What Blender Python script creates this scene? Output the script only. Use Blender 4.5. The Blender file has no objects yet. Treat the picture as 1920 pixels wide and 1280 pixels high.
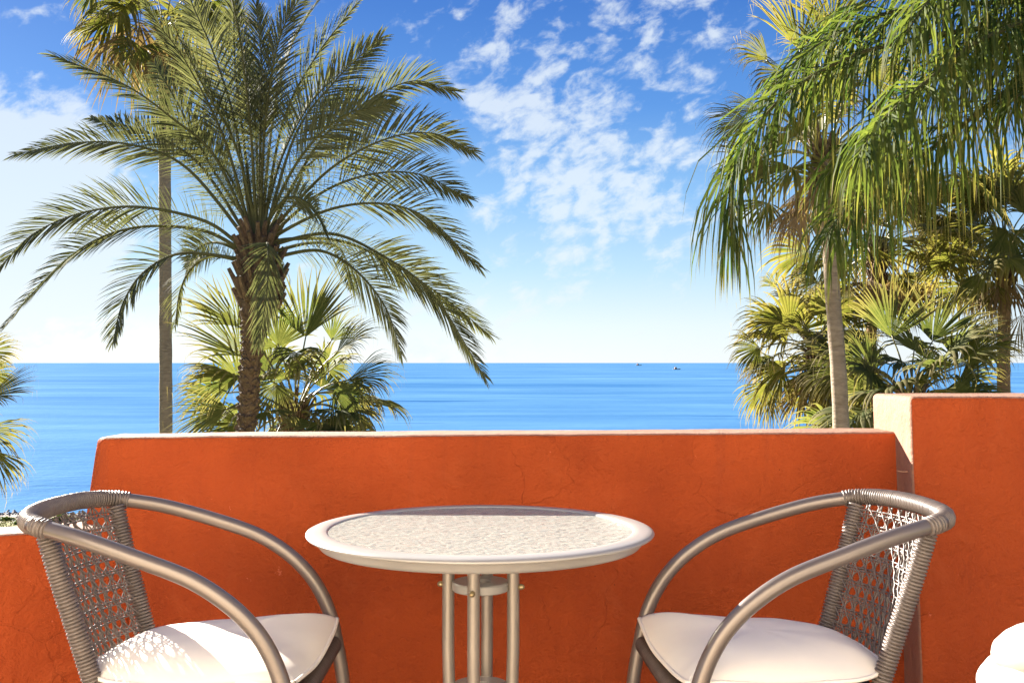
import bpy, math, random
import numpy as np
from mathutils import Vector, noise as mnoise

# ------------------------------------------------------------------ camera, world, sun, exposure
SC = bpy.context.scene
COL = SC.collection
F_PX, PITCH, ZC = 1948.0, math.radians(4.0), 1.055
PPY = 680.0 - F_PX * math.tan(PITCH)
cam = bpy.data.cameras.new('camera')
cam.lens = F_PX / 1920 * 36; cam.sensor_width = 36
cam.shift_y = -(640 - PPY) / 1920
cam.clip_start = 0.05; cam.clip_end = 200000
cam_o = bpy.data.objects.new('camera', cam); COL.objects.link(cam_o)
cam_o.location = (0, 0, ZC); cam_o.rotation_euler = (math.pi / 2 + PITCH, 0, 0)
SC.camera = cam_o

SUN_DIR = Vector((-.85, 1.0, 0.50)).normalized()          # towards the sun
SUN_EL = math.asin(SUN_DIR.z); SUN_AZ = math.atan2(SUN_DIR.x, SUN_DIR.y)
sl = bpy.data.lights.new('sun', 'SUN'); sl.energy = 5.0; sl.angle = math.radians(0.53); sl.color = (1.0, 0.93, 0.82)
so = bpy.data.objects.new('sun', sl); COL.objects.link(so)
so.rotation_euler = SUN_DIR.to_track_quat('Z', 'Y').to_euler(); so.location = (-20, 20, 20)

SC.view_settings.view_transform = 'Standard'; SC.view_settings.look = 'None'
SC.view_settings.exposure = 2.5; SC.view_settings.gamma = 1.0
SC.view_settings.use_curve_mapping = False
SC.render.engine = 'CYCLES'
SC.cycles.use_denoising = True
SC.cycles.max_bounces = 8
SC.cycles.sample_clamp_indirect = 8

class NT:
    """small node-tree helper"""
    def __init__(s, tree):
        s.t = tree; tree.nodes.clear()
    def n(s, typ, ins=None, **kw):
        nd = s.t.nodes.new(typ)
        for k, v in kw.items(): setattr(nd, k, v)
        for k, v in (ins or {}).items():
            sock = nd.inputs[k]
            if isinstance(v, bpy.types.NodeSocket): s.t.links.new(v, sock)
            else: sock.default_value = v
        return nd
    def math(s, op, a, b=0.0, clamp=False):
        return s.n('ShaderNodeMath', {0: a, 1: b}, operation=op, use_clamp=clamp).outputs[0]
    def ramp(s, fac, stops, interp='LINEAR'):
        nd = s.n('ShaderNodeValToRGB', {0: fac}); cr = nd.color_ramp; cr.interpolation = interp
        while len(cr.elements) < len(stops): cr.elements.new(0.5)
        for e, (p, c) in zip(cr.elements, stops):
            e.position = p; e.color = c if len(c) == 4 else (*c, 1)
        return nd.outputs[0]
    def mix(s, fac, a, b, blend='MIX'):
        nd = s.n('ShaderNodeMix', data_type='RGBA', blend_type=blend)
        for i, v in ((0, fac), (6, a), (7, b)):
            if isinstance(v, bpy.types.NodeSocket): s.t.links.new(v, nd.inputs[i])
            else: nd.inputs[i].default_value = v if i == 0 else (*v, 1)[:4]
        return nd.outputs[2]
    def noise(s, vec, scale, detail=4, rough=0.55, dist=0.0):
        return s.n('ShaderNodeTexNoise', {'Vector': vec, 'Scale': scale, 'Detail': detail, 'Roughness': rough, 'Distortion': dist}).outputs[0]

world = bpy.data.worlds.new('World'); SC.world = world; world.use_nodes = True
w = NT(world.node_tree)
sky = w.n('ShaderNodeTexSky', sky_type='NISHITA', sun_disc=False, sun_elevation=SUN_EL, sun_rotation=SUN_AZ,
          altitude=10, air_density=1.0, dust_density=0.6, ozone_density=3.0)
tc = w.n('ShaderNodeTexCoord').outputs['Generated']
sep = w.n('ShaderNodeSeparateXYZ', {0: tc})
zz = w.math('MAXIMUM', sep.outputs[2], 0.0)
ta = math.radians(20)
along = w.math('ADD', w.math('MULTIPLY', sep.outputs[0], math.cos(ta)), w.math('MULTIPLY', sep.outputs[2], math.sin(ta)))
across = w.math('SUBTRACT', w.math('MULTIPLY', sep.outputs[2], math.cos(ta)), w.math('MULTIPLY', sep.outputs[0], math.sin(ta)))
rot = w.n('ShaderNodeCombineXYZ', {0: w.math('MULTIPLY', along, .60), 1: w.math('MULTIPLY', sep.outputs[1], .6), 2: across}).outputs[0]
puff = w.noise(rot, 44.0, 6, 0.55, 0.4)
fine = w.noise(rot, 85.0, 5, 0.62, 0.3)
broad = w.noise(tc, 2.3, 2, 0.5)
def spot(px, py, inner, outer):
    d = Vector(((px - 960) / F_PX, 1.0, (680 - py) / F_PX)).normalized()
    dp = w.n('ShaderNodeVectorMath', {0: tc, 1: d}, operation='DOT_PRODUCT').outputs['Value']
    return w.n('ShaderNodeMapRange', {'Value': dp, 'From Min': math.cos(outer), 'From Max': math.cos(inner)}, interpolation_type='SMOOTHSTEP').outputs[0]
cov = w.math('MULTIPLY', w.math('SUBTRACT', broad, 0.85), 1.6)
for (a, b, c, d, k) in ((920, 120, .02, .09, .55), (970, 240, .03, .12, .35), (1210, 200, .03, .16, .55), (1080, 340, .03, .13, .45), (1250, 400, .02, .12, .25), (1050, 450, .02, .09, .3), (1220, 30, .01, .09, .2), (0, 385, .05, .13, 1.7), (70, 500, .03, .14, .9), (640, 610, .03, .13, .6), (880, 640, .02, .10, .5)):
    cov = w.math('ADD', cov, w.math('MULTIPLY', spot(a, b, c, d), k))
cl = w.math('ADD', w.math('ADD', w.math('MULTIPLY', w.math('SUBTRACT', puff, 0.5), 4.2), w.math('MULTIPLY', w.math('SUBTRACT', fine, 0.5), 2.0)), cov)
cmask = w.n('ShaderNodeMapRange', {'Value': cl, 'From Min': -0.25, 'From Max': 1.0}, interpolation_type='SMOOTHSTEP').outputs[0]
# a sky graded bluer and more even round the sun, like the photograph's
lum = w.n('ShaderNodeRGBToBW', {0: sky.outputs[0]}).outputs[0]
glow = w.math('POWER', w.math('MULTIPLY', w.math('MAXIMUM', lum, .05), .25), .10)
grad = w.ramp(w.math('MULTIPLY', zz, 1.0), [(0.0, (.92, .98, 1.0)), (.035, (.80, .93, 1.0)), (.09, (.52, .77, .99)), (.16, (.28, .56, .95)), (.24, (.115, .335, .82)), (.33, (.062, .22, .68)), (.60, (.045, .17, .58)), (1.0, (.03, .11, .42))])
skyg = w.mix(1.0, grad, w.n('ShaderNodeCombineColor', {0: glow, 1: glow, 2: glow}).outputs[0], 'MULTIPLY')
skyn = w.mix(1.0, sky.outputs[0], (.16, .16, .16), 'MULTIPLY')
skyc = w.mix(.05, skyg, skyn)
cloudc = w.mix(0.85, skyc, (.88, .96, 1.02))
out = w.mix(1.0, w.mix(w.math('MULTIPLY', cmask, 0.88), skyc, cloudc), (1.78, 1.78, 1.78), 'MULTIPLY')
bg = w.n('ShaderNodeBackground', {'Color': out, 'Strength': 0.10})
w.n('ShaderNodeOutputWorld', {0: bg.outputs[0]})

# ------------------------------------------------------------------ helpers
def at(px, py, Y):
    """the point at depth Y seen at pixel (px, py) of the 1920 x 1280 photograph"""
    u = (px - 960) / F_PX; v = -(py - PPY) / F_PX
    dy = math.cos(PITCH) - v * math.sin(PITCH); dz = math.sin(PITCH) + v * math.cos(PITCH)
    return np.array([u / dy * Y, Y, ZC + dz / dy * Y])

def nrm(v):
    v = np.asarray(v, float); l = np.linalg.norm(v)
    return v / l if l > 1e-9 else v

class MB:
    """collects faces, built as one mesh object"""
    def __init__(s): s.v = []; s.f = []; s.a = []; s.m = []; s.r = []
    def add(s, vs, fs, attr=None, mi=0, var=0.0):
        o = len(s.v); s.r.extend([var] * len(vs))
        s.v.extend([tuple(map(float, p)) for p in vs]); s.f.extend([tuple(i + o for i in f) for f in fs])
        s.a.extend(attr if attr is not None else [0.0] * len(vs)); s.m.extend([mi] * len(fs))
    def box(s, c, size, rz=0.0, mi=0):
        x, y, z = [k / 2 for k in size]; cs, sn = math.cos(rz), math.sin(rz)
        vs = [(c[0] + a * x * cs - b * y * sn, c[1] + a * x * sn + b * y * cs, c[2] + d * z) for d in (-1, 1) for a, b in ((-1, -1), (1, -1), (1, 1), (-1, 1))]
        s.add(vs, [(3, 2, 1, 0), (4, 5, 6, 7), (0, 1, 5, 4), (1, 2, 6, 5), (2, 3, 7, 6), (3, 0, 4, 7)], mi=mi)
    def tube(s, pts, rad, seg=8, cap=True, mi=0, attr=None):
        P = np.asarray(pts, float); n = len(P)
        R = np.full(n, rad, float) if np.isscalar(rad) else np.asarray(rad, float)
        T = np.gradient(P, axis=0); T /= np.maximum(np.linalg.norm(T, axis=1), 1e-9)[:, None]
        ref = np.array([0, 0, 1.0]) if abs(T[0][2]) < .9 else np.array([1.0, 0, 0])
        u = nrm(np.cross(T[0], ref)); vs = []
        an = np.arange(seg) * 2 * math.pi / seg
        for i in range(n):
            u = nrm(u - T[i] * np.dot(u, T[i])); v = np.cross(T[i], u)
            vs.extend(P[i] + R[i] * (math.cos(a) * u + math.sin(a) * v) for a in an)
        fs = [(i * seg + j, i * seg + (j + 1) % seg, (i + 1) * seg + (j + 1) % seg, (i + 1) * seg + j) for i in range(n - 1) for j in range(seg)]
        if cap: fs += [tuple(range(seg))[::-1], tuple(range((n - 1) * seg, n * seg))]
        s.add(vs, fs, None if attr is None else list(np.repeat(attr, seg)), mi)
    def lathe(s, prof, c=(0, 0, 0), seg=96, closed=False, mi=0):
        n = len(prof); vs = []
        for k in range(seg):
            a = 2 * math.pi * k / seg
            vs.extend((c[0] + r * math.cos(a), c[1] + r * math.sin(a), c[2] + z) for r, z in prof)
        fs = []
        for k in range(seg):
            k2 = (k + 1) % seg
            for j in range(n if closed else n - 1):
                j2 = (j + 1) % n
                fs.append((k * n + j, k2 * n + j, k2 * n + j2, k * n + j2))
        s.add(vs, fs, mi=mi)
    def mesh(s, name, mats, smooth=True):
        me = bpy.data.meshes.new(name)
        me.from_pydata(s.v, [], s.f)
        for m in (mats if isinstance(mats, (list, tuple)) else [mats]): me.materials.append(m)
        if any(s.m): me.polygons.foreach_set('material_index', s.m)
        if any(s.a):
            at_ = me.attributes.new('tip', 'FLOAT', 'POINT'); at_.data.foreach_set('value', s.a)
            at_ = me.attributes.new('var', 'FLOAT', 'POINT'); at_.data.foreach_set('value', s.r)
        me.polygons.foreach_set('use_smooth', [smooth] * len(s.f))
        me.update()
        return me
    def build(s, name, mats, parent=None, smooth=True, sharp=None):
        return link(name, s.mesh(name, mats, smooth), parent, sharp)

def link(name, me, parent=None, sharp=None):
    if sharp:
        try: me.set_sharp_from_angle(angle=math.radians(sharp))
        except Exception: pass
    o = bpy.data.objects.new(name, me); COL.objects.link(o)
    if parent is not None: o.parent = parent
    return o

def tag(o, label=None, cat=None, group=None, kind=None):
    if label: o['label'] = label
    if cat: o['category'] = cat
    if group: o['group'] = group
    if kind: o['kind'] = kind
    return o

def empty(name, loc=(0, 0, 0), rz=0.0):
    o = bpy.data.objects.new(name, None); COL.objects.link(o)
    o.location = tuple(map(float, loc)); o.rotation_euler = (0, 0, rz); o.empty_display_size = 0.2
    return o

def copy_tree(o, parent=None):
    c = o.copy(); COL.objects.link(c); c.parent = parent
    for ch in list(o.children): copy_tree(ch, c)
    return c

def spline(pts, n):
    """Catmull-Rom through pts, n samples evenly spaced along the length"""
    P = np.asarray(pts, float)
    Q = np.vstack([2 * P[0] - P[1], P, 2 * P[-1] - P[-2]]); out = []
    for i in range(len(P) - 1):
        p0, p1, p2, p3 = Q[i:i + 4]
        for t in np.linspace(0, 1, 24, endpoint=(i == len(P) - 2)):
            out.append(.5 * (2 * p1 + (p2 - p0) * t + (2 * p0 - 5 * p1 + 4 * p2 - p3) * t * t + (3 * p1 - p0 - 3 * p2 + p3) * t ** 3))
    out = np.array(out); d = np.r_[0, np.cumsum(np.linalg.norm(np.diff(out, axis=0), axis=1))]
    s = np.linspace(0, d[-1], n)
    return np.stack([np.interp(s, d, out[:, k]) for k in range(3)], 1)

# ------------------------------------------------------------------ materials
def mat(name):
    m = bpy.data.materials.new(name); m.use_nodes = True
    return m, NT(m.node_tree)

def finish(t, shader, disp=None):
    t.n('ShaderNodeOutputMaterial', {0: shader})

def simple(name, col, rough=.5, metal=0.0, var=.12, scale=8.0, bump=0.0, bscale=60.0, spec=.5, coat=0.0):
    m, t = mat(name)
    p = t.n('ShaderNodeTexCoord').outputs['Object']
    nz = t.noise(p, scale, 5, .6)
    c = t.ramp(nz, [(.25, tuple(k * (1 - var) for k in col)), (.75, tuple(min(1, k * (1 + var)) for k in col))])
    ins = {'Base Color': c, 'Roughness': t.math('ADD', rough - .06, t.math('MULTIPLY', nz, .12)), 'Metallic': metal, 'Specular IOR Level': spec, 'Coat Weight': coat}
    if bump:
        b = t.n('ShaderNodeBump', {'Strength': bump, 'Distance': .01, 'Height': t.noise(p, bscale, 6, .6)})
        ins['Normal'] = b.outputs[0]
    finish(t, t.n('ShaderNodeBsdfPrincipled', ins).outputs[0])
    return m

def plaster(name, col, dark, pale, grain=1.0, patch=.5):
    m, t = mat(name)
    p = t.n('ShaderNodeTexCoord').outputs['Object']
    big = t.noise(p, 2.2, 4, .6, .4); med = t.noise(p, 9, 6, .65, .6); fin = t.noise(p, 150, 4, .7)
    streak = t.noise(t.n('ShaderNodeMapping', {'Vector': p, 'Scale': (9, 9, 1.0)}).outputs[0], 1.6, 5, .6)
    c = t.mix(t.n('ShaderNodeMapRange', {'Value': big, 'From Min': .35, 'From Max': .72}).outputs[0], col, dark)
    c = t.mix(t.math('MULTIPLY', t.n('ShaderNodeMapRange', {'Value': med, 'From Min': .55, 'From Max': .8}).outputs[0], patch), c, pale)
    c = t.mix(t.math('MULTIPLY', t.n('ShaderNodeMapRange', {'Value': streak, 'From Min': .50, 'From Max': .8}).outputs[0], .6), c, dark)
    drip = t.noise(t.n('ShaderNodeMapping', {'Vector': p, 'Scale': (1, 1, .05)}).outputs[0], 26, 4, .6)
    zt = t.n('ShaderNodeMapRange', {'Value': t.n('ShaderNodeSeparateXYZ', {0: p}).outputs[2], 'From Min': .50, 'From Max': .88}).outputs[0]
    c = t.mix(t.math('MULTIPLY', t.math('MULTIPLY', t.n('ShaderNodeMapRange', {'Value': drip, 'From Min': .56, 'From Max': .75}).outputs[0], zt), .35), c, tuple(k * .6 + .01 for k in dark))
    sp = t.n('ShaderNodeTexVoronoi', {'Vector': p, 'Scale': 23.0, 'Randomness': 1.0}).outputs['Distance']
    spk = t.math('MULTIPLY', t.math('LESS_THAN', sp, .045), t.math('GREATER_THAN', med, .56))
    c = t.mix(t.math('MULTIPLY', spk, .6), c, tuple(k * .35 for k in dark))
    c = t.mix(t.math('MULTIPLY', t.math('SUBTRACT', fin, .5), .5), c, pale)
    wob = t.n('ShaderNodeVectorMath', {0: p, 1: t.n('ShaderNodeVectorMath', {0: t.n('ShaderNodeTexNoise', {'Vector': p, 'Scale': 6.0, 'Detail': 6.0}).outputs[1], 1: (.16, .16, .16)}, operation='MULTIPLY').outputs[0]}, operation='ADD').outputs[0]
    ck = t.n('ShaderNodeTexVoronoi', {'Vector': wob, 'Scale': 2.6}, feature='DISTANCE_TO_EDGE').outputs['Distance']
    cm = t.math('GREATER_THAN', t.noise(p, 1.7, 3, .5), .535)
    crack = t.math('MULTIPLY', t.math('SUBTRACT', 1.0, t.n('ShaderNodeMapRange', {'Value': ck, 'From Min': .0015, 'From Max': .007}).outputs[0]), cm)
    c = t.mix(t.math('MULTIPLY', crack, .015), c, tuple(k * .45 for k in dark))
    chip = t.math('MULTIPLY', t.math('GREATER_THAN', t.noise(p, 34, 4, .7), .69), t.math('GREATER_THAN', t.noise(p, 2.9, 3, .5), .52))
    c = t.mix(t.math('MULTIPLY', chip, .45), c, tuple(min(1, k * 1.5 + .06) for k in pale))
    rough_area = t.n('ShaderNodeMapRange', {'Value': t.noise(p, 3.1, 3, .5), 'From Min': .4, 'From Max': .65}).outputs[0]
    h = t.math('ADD', t.math('MULTIPLY', fin, t.math('ADD', t.math('MULTIPLY', rough_area, .7), .25)), t.math('MULTIPLY', t.noise(p, 48, 5, .6, .3), .9))
    h = t.math('ADD', h, t.math('MULTIPLY', med, 2.2))
    h = t.math('SUBTRACT', h, t.math('MULTIPLY', crack, .22))
    b = t.n('ShaderNodeBump', {'Strength': min(1, .6 * grain), 'Distance': .008, 'Height': h})
    finish(t, t.n('ShaderNodeBsdfPrincipled', {'Base Color': c, 'Roughness': .82, 'Specular IOR Level': .25, 'Normal': b.outputs[0]}).outputs[0])
    return m

def foliage(name, c0, c1, tipc, trans=.35, rough=.5, tipstart=.7, spec=.3):
    m, t = mat(name)
    p = t.n('ShaderNodeTexCoord').outputs['Object']
    rnd = t.n('ShaderNodeObjectInfo').outputs['Random']
    tip = t.n('ShaderNodeAttribute', attribute_name='tip').outputs['Fac']
    nz = t.noise(p, 3.0, 4, .6); n2 = t.noise(p, 25, 3, .6)
    f = t.math('ADD', t.math('MULTIPLY', rnd, .5), t.math('ADD', t.math('MULTIPLY', t.math('SUBTRACT', nz, .5), 1.2), t.math('MULTIPLY', t.math('SUBTRACT', n2, .5), .9)))
    f = t.math('ADD', f, t.math('MULTIPLY', t.n('ShaderNodeAttribute', attribute_name='var').outputs['Fac'], .55))
    f = t.math('ADD', f, .25, True)
    c = t.mix(f, c0, c1)
    tf = t.n('ShaderNodeMapRange', {'Value': t.math('ADD', tip, t.math('MULTIPLY', t.math('SUBTRACT', nz, .5), .5)), 'From Min': tipstart, 'From Max': 1.05}).outputs[0]
    c = t.mix(tf, c, tipc)
    pr = t.n('ShaderNodeBsdfPrincipled', {'Base Color': c, 'Roughness': rough, 'Specular IOR Level': spec})
    tr = t.n('ShaderNodeBsdfTranslucent', {'Color': t.mix(1.0, c, (1.3, 1.35, .72), 'MULTIPLY')})
    mx = t.n('ShaderNodeMixShader', {0: trans, 1: pr.outputs[0], 2: tr.outputs[0]})
    finish(t, mx.outputs[0])
    return m

M = {}
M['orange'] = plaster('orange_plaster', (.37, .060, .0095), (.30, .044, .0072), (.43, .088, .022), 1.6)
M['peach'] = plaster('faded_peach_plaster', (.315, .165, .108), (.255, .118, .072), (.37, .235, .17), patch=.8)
M['cream_wall'] = plaster('cream_stucco', (.84, .77, .66), (.81, .73, .61), (.86, .80, .71))
M['tube'] = simple('taupe_metal_paint', (.185, .148, .125), .34, .5, .10, 5, .03, 200, coat=.2)
M['wicker'] = simple('taupe_wicker', (.135, .105, .088), .42, 0, .22, 30, .05, 300)
M['wicker_dark'] = simple('dark_brown_wicker', (.035, .026, .022), .5, 0, .3, 40, .1, 300)
M['rail_dark'] = simple('dark_brown_tube', (.075, .05, .042), .4, .2, .2, 30, .05, 400)
M['cushion'] = simple('cream_canvas', (.87, .78, .67), .85, 0, .04, 6, .12, 700, .2)
M['white_cushion'] = simple('white_canvas', (.42, .395, .355), .85, 0, .05, 6, .10, 500, .2)
M['table_metal'] = simple('pale_taupe_metal_paint', (.33, .302, .27), .42, .12, .06, 6, .03, 200, coat=.2)
M['table_leg'] = simple('taupe_leg_paint', (.27, .225, .185), .36, .4, .12, 10, .03, 200, coat=.2)
M['bolt'] = simple('brass_bolt', (.45, .34, .18), .4, .8, .2, 80)
M['petiole'] = simple('green_petiole', (.17, .15, .045), .5, 0, .3, 4)
M['petiole_dry'] = simple('dry_petiole', (.24, .14, .06), .7, 0, .3, 5)
M['rachis'] = simple('olive_rachis', (.090, .088, .038), .85, 0, .2, 4, spec=.04)
M['date'] = foliage('date_palm_leaflet', (.080, .086, .046), (.150, .147, .088), (.17, .148, .095), .36, .75, .8, .03)
M['fan'] = foliage('fan_palm_leaf', (.080, .092, .021), (.185, .166, .050), (.265, .190, .085), .50, .7, .44, .1)
M['fan_cool'] = foliage('fan_palm_leaf_cool', (.072, .092, .030), (.155, .155, .058), (.26, .20, .10), .46, .7, .46, .1)
M['dead'] = foliage('dead_fan_leaf', (.15, .095, .05), (.26, .175, .10), (.30, .21, .125), .3, .8, .8)
M['queen'] = foliage('feather_palm_leaflet', (.034, .062, .017), (.118, .140, .036), (.27, .21, .07), .48, .7, .70, .12)

def bark(name, a, b, scale, vs):
    m, t = mat(name)
    p = t.n('ShaderNodeTexCoord').outputs['Object']
    q = t.n('ShaderNodeMapping', {'Vector': p, 'Scale': (1, 1, vs)}).outputs[0]
    nz = t.noise(q, scale, 7, .65, .4)
    c = t.ramp(nz, [(.3, a), (.7, b)])
    bp = t.n('ShaderNodeBump', {'Strength': .8, 'Distance': .03, 'Height': nz})
    finish(t, t.n('ShaderNodeBsdfPrincipled', {'Base Color': c, 'Roughness': .9, 'Specular IOR Level': .2, 'Normal': bp.outputs[0]}).outputs[0])
    return m
M['bark_grey'] = bark('ringed_grey_bark', (.19, .14, .10), (.36, .28, .205), 6, 4)
M['bark_red'] = bark('warm_brown_bark', (.17, .10, .055), (.34, .21, .12), 6, 3)
M['bark_dark'] = bark('dark_scaly_bark', (.055, .033, .018), (.19, .12, .065), 9, 1)
M['boot'] = bark('leaf_base_stub', (.055, .034, .021), (.185, .125, .078), 12, 1)

# frosted, rippled table glass: part scattering, part clear, glossy
m, t = mat('rippled_frosted_glass'); M['glass'] = m
p = t.n('ShaderNodeTexCoord').outputs['Object']
rip = t.noise(t.n('ShaderNodeMapping', {'Vector': p, 'Scale': (.7, 1.25, 1)}).outputs[0], 70, 3, .5, .8)
bp = t.n('ShaderNodeBump', {'Strength': .8, 'Distance': .009, 'Height': rip}).outputs[0]
df = t.n('ShaderNodeBsdfDiffuse', {'Color': (.68, .67, .58, 1), 'Normal': bp})
tl = t.n('ShaderNodeBsdfTranslucent', {'Color': (.6, .6, .56, 1), 'Normal': bp})
tp = t.n('ShaderNodeBsdfTransparent', {'Color': (.86, .9, .88, 1)})
gl = t.n('ShaderNodeBsdfGlossy', {'Color': (.9, .9, .9, 1), 'Roughness': .16, 'Normal': bp})
a1 = t.n('ShaderNodeMixShader', {0: .35, 1: df.outputs[0], 2: tl.outputs[0]})
a2 = t.n('ShaderNodeMixShader', {0: .34, 1: a1.outputs[0], 2: tp.outputs[0]})
fr = t.n('ShaderNodeFresnel', {'IOR': 1.45, 'Normal': bp}).outputs[0]
a3 = t.n('ShaderNodeMixShader', {0: t.math('MULTIPLY', fr, .75), 1: a2.outputs[0], 2: gl.outputs[0]})
finish(t, a3.outputs[0])

# sea
m, t = mat('sea_water'); M['sea'] = m
p = t.n('ShaderNodeNewGeometry').outputs['Position']
big = t.noise(t.n('ShaderNodeMapping', {'Vector': p, 'Scale': (.35, 1, 1)}).outputs[0], .012, 5, .6, .3)
mid = t.noise(t.n('ShaderNodeMapping', {'Vector': p, 'Scale': (.3, 1, 1)}).outputs[0], .09, 4, .6)
sm = t.noise(t.n('ShaderNodeMapping', {'Vector': p, 'Scale': (.5, 1, 1)}).outputs[0], .7, 5, .6)
swell_shade = t.noise(t.n('ShaderNodeMapping', {'Vector': p, 'Scale': (.18, 1.3, 1)}).outputs[0], .10, 2, .5)
f = t.math('ADD', t.math('MULTIPLY', big, .75), t.math('MULTIPLY', mid, .32))
c = t.ramp(f, [(.38, (.032, .120, .275)), (.58, (.068, .180, .335)), (.76, (.115, .245, .39))])
c = t.mix(t.n('ShaderNodeMapRange', {'Value': swell_shade, 'From Min': .66, 'From Max': .74}).outputs[0], c, (.009, .07, .22))  # shaded sides of the swell, painted into the water colour as dark bands
bmp = t.n('ShaderNodeBump', {'Strength': .6, 'Distance': .5, 'Height': t.math('ADD', t.math('MULTIPLY', sm, .6), mid)})
wd = t.n('ShaderNodeBsdfDiffuse', {'Color': c, 'Normal': bmp.outputs[0]}); wg = t.n('ShaderNodeBsdfGlossy', {'Color': (.8, .9, 1, 1), 'Roughness': .32, 'Normal': bmp.outputs[0]})
finish(t, t.n('ShaderNodeMixShader', {0: .04, 1: wd.outputs[0], 2: wg.outputs[0]}).outputs[0])

m, t = mat('shore_ground'); M['shore'] = m
p = t.n('ShaderNodeNewGeometry').outputs['Position']
sy = t.n('ShaderNodeSeparateXYZ', {0: p}).outputs[1]
n1 = t.noise(p, .25, 5, .6); n2 = t.noise(p, 3, 5, .7)
sand = t.ramp(n2, [(.3, (.17, .13, .10)), (.7, (.30, .24, .19))])
gr = t.ramp(n2, [(.3, (.12, .125, .03)), (.7, (.27, .25, .07))])
edge = t.n('ShaderNodeMapRange', {'Value': t.math('ADD', sy, t.math('MULTIPLY', n1, 6)), 'From Min': 65.2, 'From Max': 66.4}).outputs[0]
finish(t, t.n('ShaderNodeBsdfPrincipled', {'Base Color': t.mix(edge, gr, sand), 'Roughness': .95, 'Specular IOR Level': .1}).outputs[0])
M['rock'] = simple('shore_rock', (.15, .13, .12), .9, 0, .5, .6)
M['grass'] = simple('dry_grass', (.28, .27, .07), .8, 0, .45, .5)
M['shrub'] = foliage('shrub_leaf', (.04, .07, .015), (.10, .13, .03), (.2, .18, .06), .3, .6, .8)

m, t = mat('terrace_tile'); M['tile'] = m
p = t.n('ShaderNodeTexCoord').outputs['Object']
bk = t.n('ShaderNodeTexBrick', {'Vector': p, 'Scale': 3.0, 'Color1': (.78, .67, .53, 1), 'Color2': (.75, .64, .50, 1), 'Mortar': (.38, .33, .28, 1), 'Mortar Size': .012, 'Brick Width': 1.0, 'Row Height': 1.0})
bk.offset = 0
finish(t, t.n('ShaderNodeBsdfPrincipled', {'Base Color': bk.outputs[0], 'Roughness': .6}).outputs[0])

# ------------------------------------------------------------------ the setting
SEA_Z, GND_Z = -8.9, -8.3
mb = MB(); mb.add([(-90000, 40, SEA_Z), (90000, 40, SEA_Z), (90000, 90000, SEA_Z), (-90000, 90000, SEA_Z)], [(0, 1, 2, 3)])
tag(mb.build('sea', M['sea']), 'calm blue sea reaching to the horizon', kind='structure')

mb = MB(); rng = np.random.default_rng(3)
ys = [-60, -20, 0, 20, 40, 50, 56, 60, 63, 65, 67, 69, 70.5, 72, 74, 78, 90]
def gz(x, y):
    base = GND_Z if y < 60 else GND_Z - .75 * ((y - 60) / 11.5) ** 1.4
    return base + .14 * mnoise.noise(Vector((x * .12, y * .2, 1.3))) * (1 if y > 40 else .3)
xs = np.linspace(-150, 150, 151)
vs = [(x, y, gz(x, y)) for y in ys for x in xs]
fs = [(j * 151 + i, j * 151 + i + 1, (j + 1) * 151 + i + 1, (j + 1) * 151 + i) for j in range(len(ys) - 1) for i in range(150)]
mb.add(vs, fs); tag(mb.build('ground', M['shore']), 'sandy shore with dry grass below the terrace', kind='structure')

mb = MB()
for k in range(1500):
    x = rng.uniform(-48, -18) if k < 1200 else rng.uniform(-18, 60)
    y = rng.normal(69.3, 1.0) if k % 4 else rng.uniform(63, 69); r = rng.uniform(.05, .20) * (1 if k % 9 else 1.6)
    q = np.array([(1, 0, 0), (-1, 0, 0), (0, 1, 0), (0, -1, 0), (0, 0, 1), (0, 0, -1), (.6, .6, .5), (-.6, .6, .4), (.6, -.6, .4), (-.6, -.6, .5)], float)[:6]
    vv = [(x + r * a * rng.uniform(.7, 1.3), y + r * b * rng.uniform(.7, 1.3), gz(x, y) + r * .7 * (c * rng.uniform(.6, 1.1))) for a, b, c in q]
    mb.add(vv, [(0, 2, 4), (2, 1, 4), (1, 3, 4), (3, 0, 4), (2, 0, 5), (1, 2, 5), (3, 1, 5), (0, 3, 5)])
tag(mb.build('shore_rocks', M['rock'], smooth=False), 'dark loose rocks strewn along the waterline', 'rocks', kind='stuff')
mb = MB()
for k in range(9000):
    x = rng.uniform(-46, -20) if k < 7000 else rng.uniform(-20, 50); y = rng.uniform(57, 65.2)
    h = rng.uniform(.04, .13); a = rng.uniform(0, 6.28); l = rng.uniform(-.12, .12); z = gz(x, y)
    wv = .05; mb.add([(x - wv * math.cos(a), y - wv * math.sin(a), z), (x + wv * math.cos(a), y + wv * math.sin(a), z), (x + l, y + l, z + h)], [(0, 1, 2)])
tag(mb.build('dry_grass', M['grass'], smooth=False), 'yellow green dry grass behind the beach', 'grass', kind='stuff')

def shrub(c, r, h, seed, label):
    rg = np.random.default_rng(seed); mb = MB()
    for k in range(900):
        d = nrm(rg.normal(size=3)); d[2] = abs(d[2]); rr = rg.uniform(.6, 1.0)
        p = np.array(c) + d * np.array([r, r * .7, h]) * rr * (1 + .25 * mnoise.noise(Vector(d * 2.3 + seed)))
        u = nrm(rg.normal(size=3)) * .10; v = nrm(np.cross(u, rg.normal(size=3))) * .05
        mb.add([p - u, p + v, p + u, p - v], [(0, 1, 2, 3)], [0, .4, rg.uniform(.2, 1), .4])
    root = empty('shrub', c)
    o = mb.build('foliage', M['shrub'], root, smooth=False); o.location = -Vector(c)
    sm_ = MB()
    for k in range(5):
        a = rg.uniform(0, 6.28); sm_.tube([c, np.array(c) + [math.cos(a) * r * .3, math.sin(a) * r * .3, h * .7]], [.04, .015], 5)
    o = sm_.build('stem', M['bark_dark'], root); o.location = -Vector(c)
    tag(root, label, 'shrub', 'shrubs on the shore')
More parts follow.
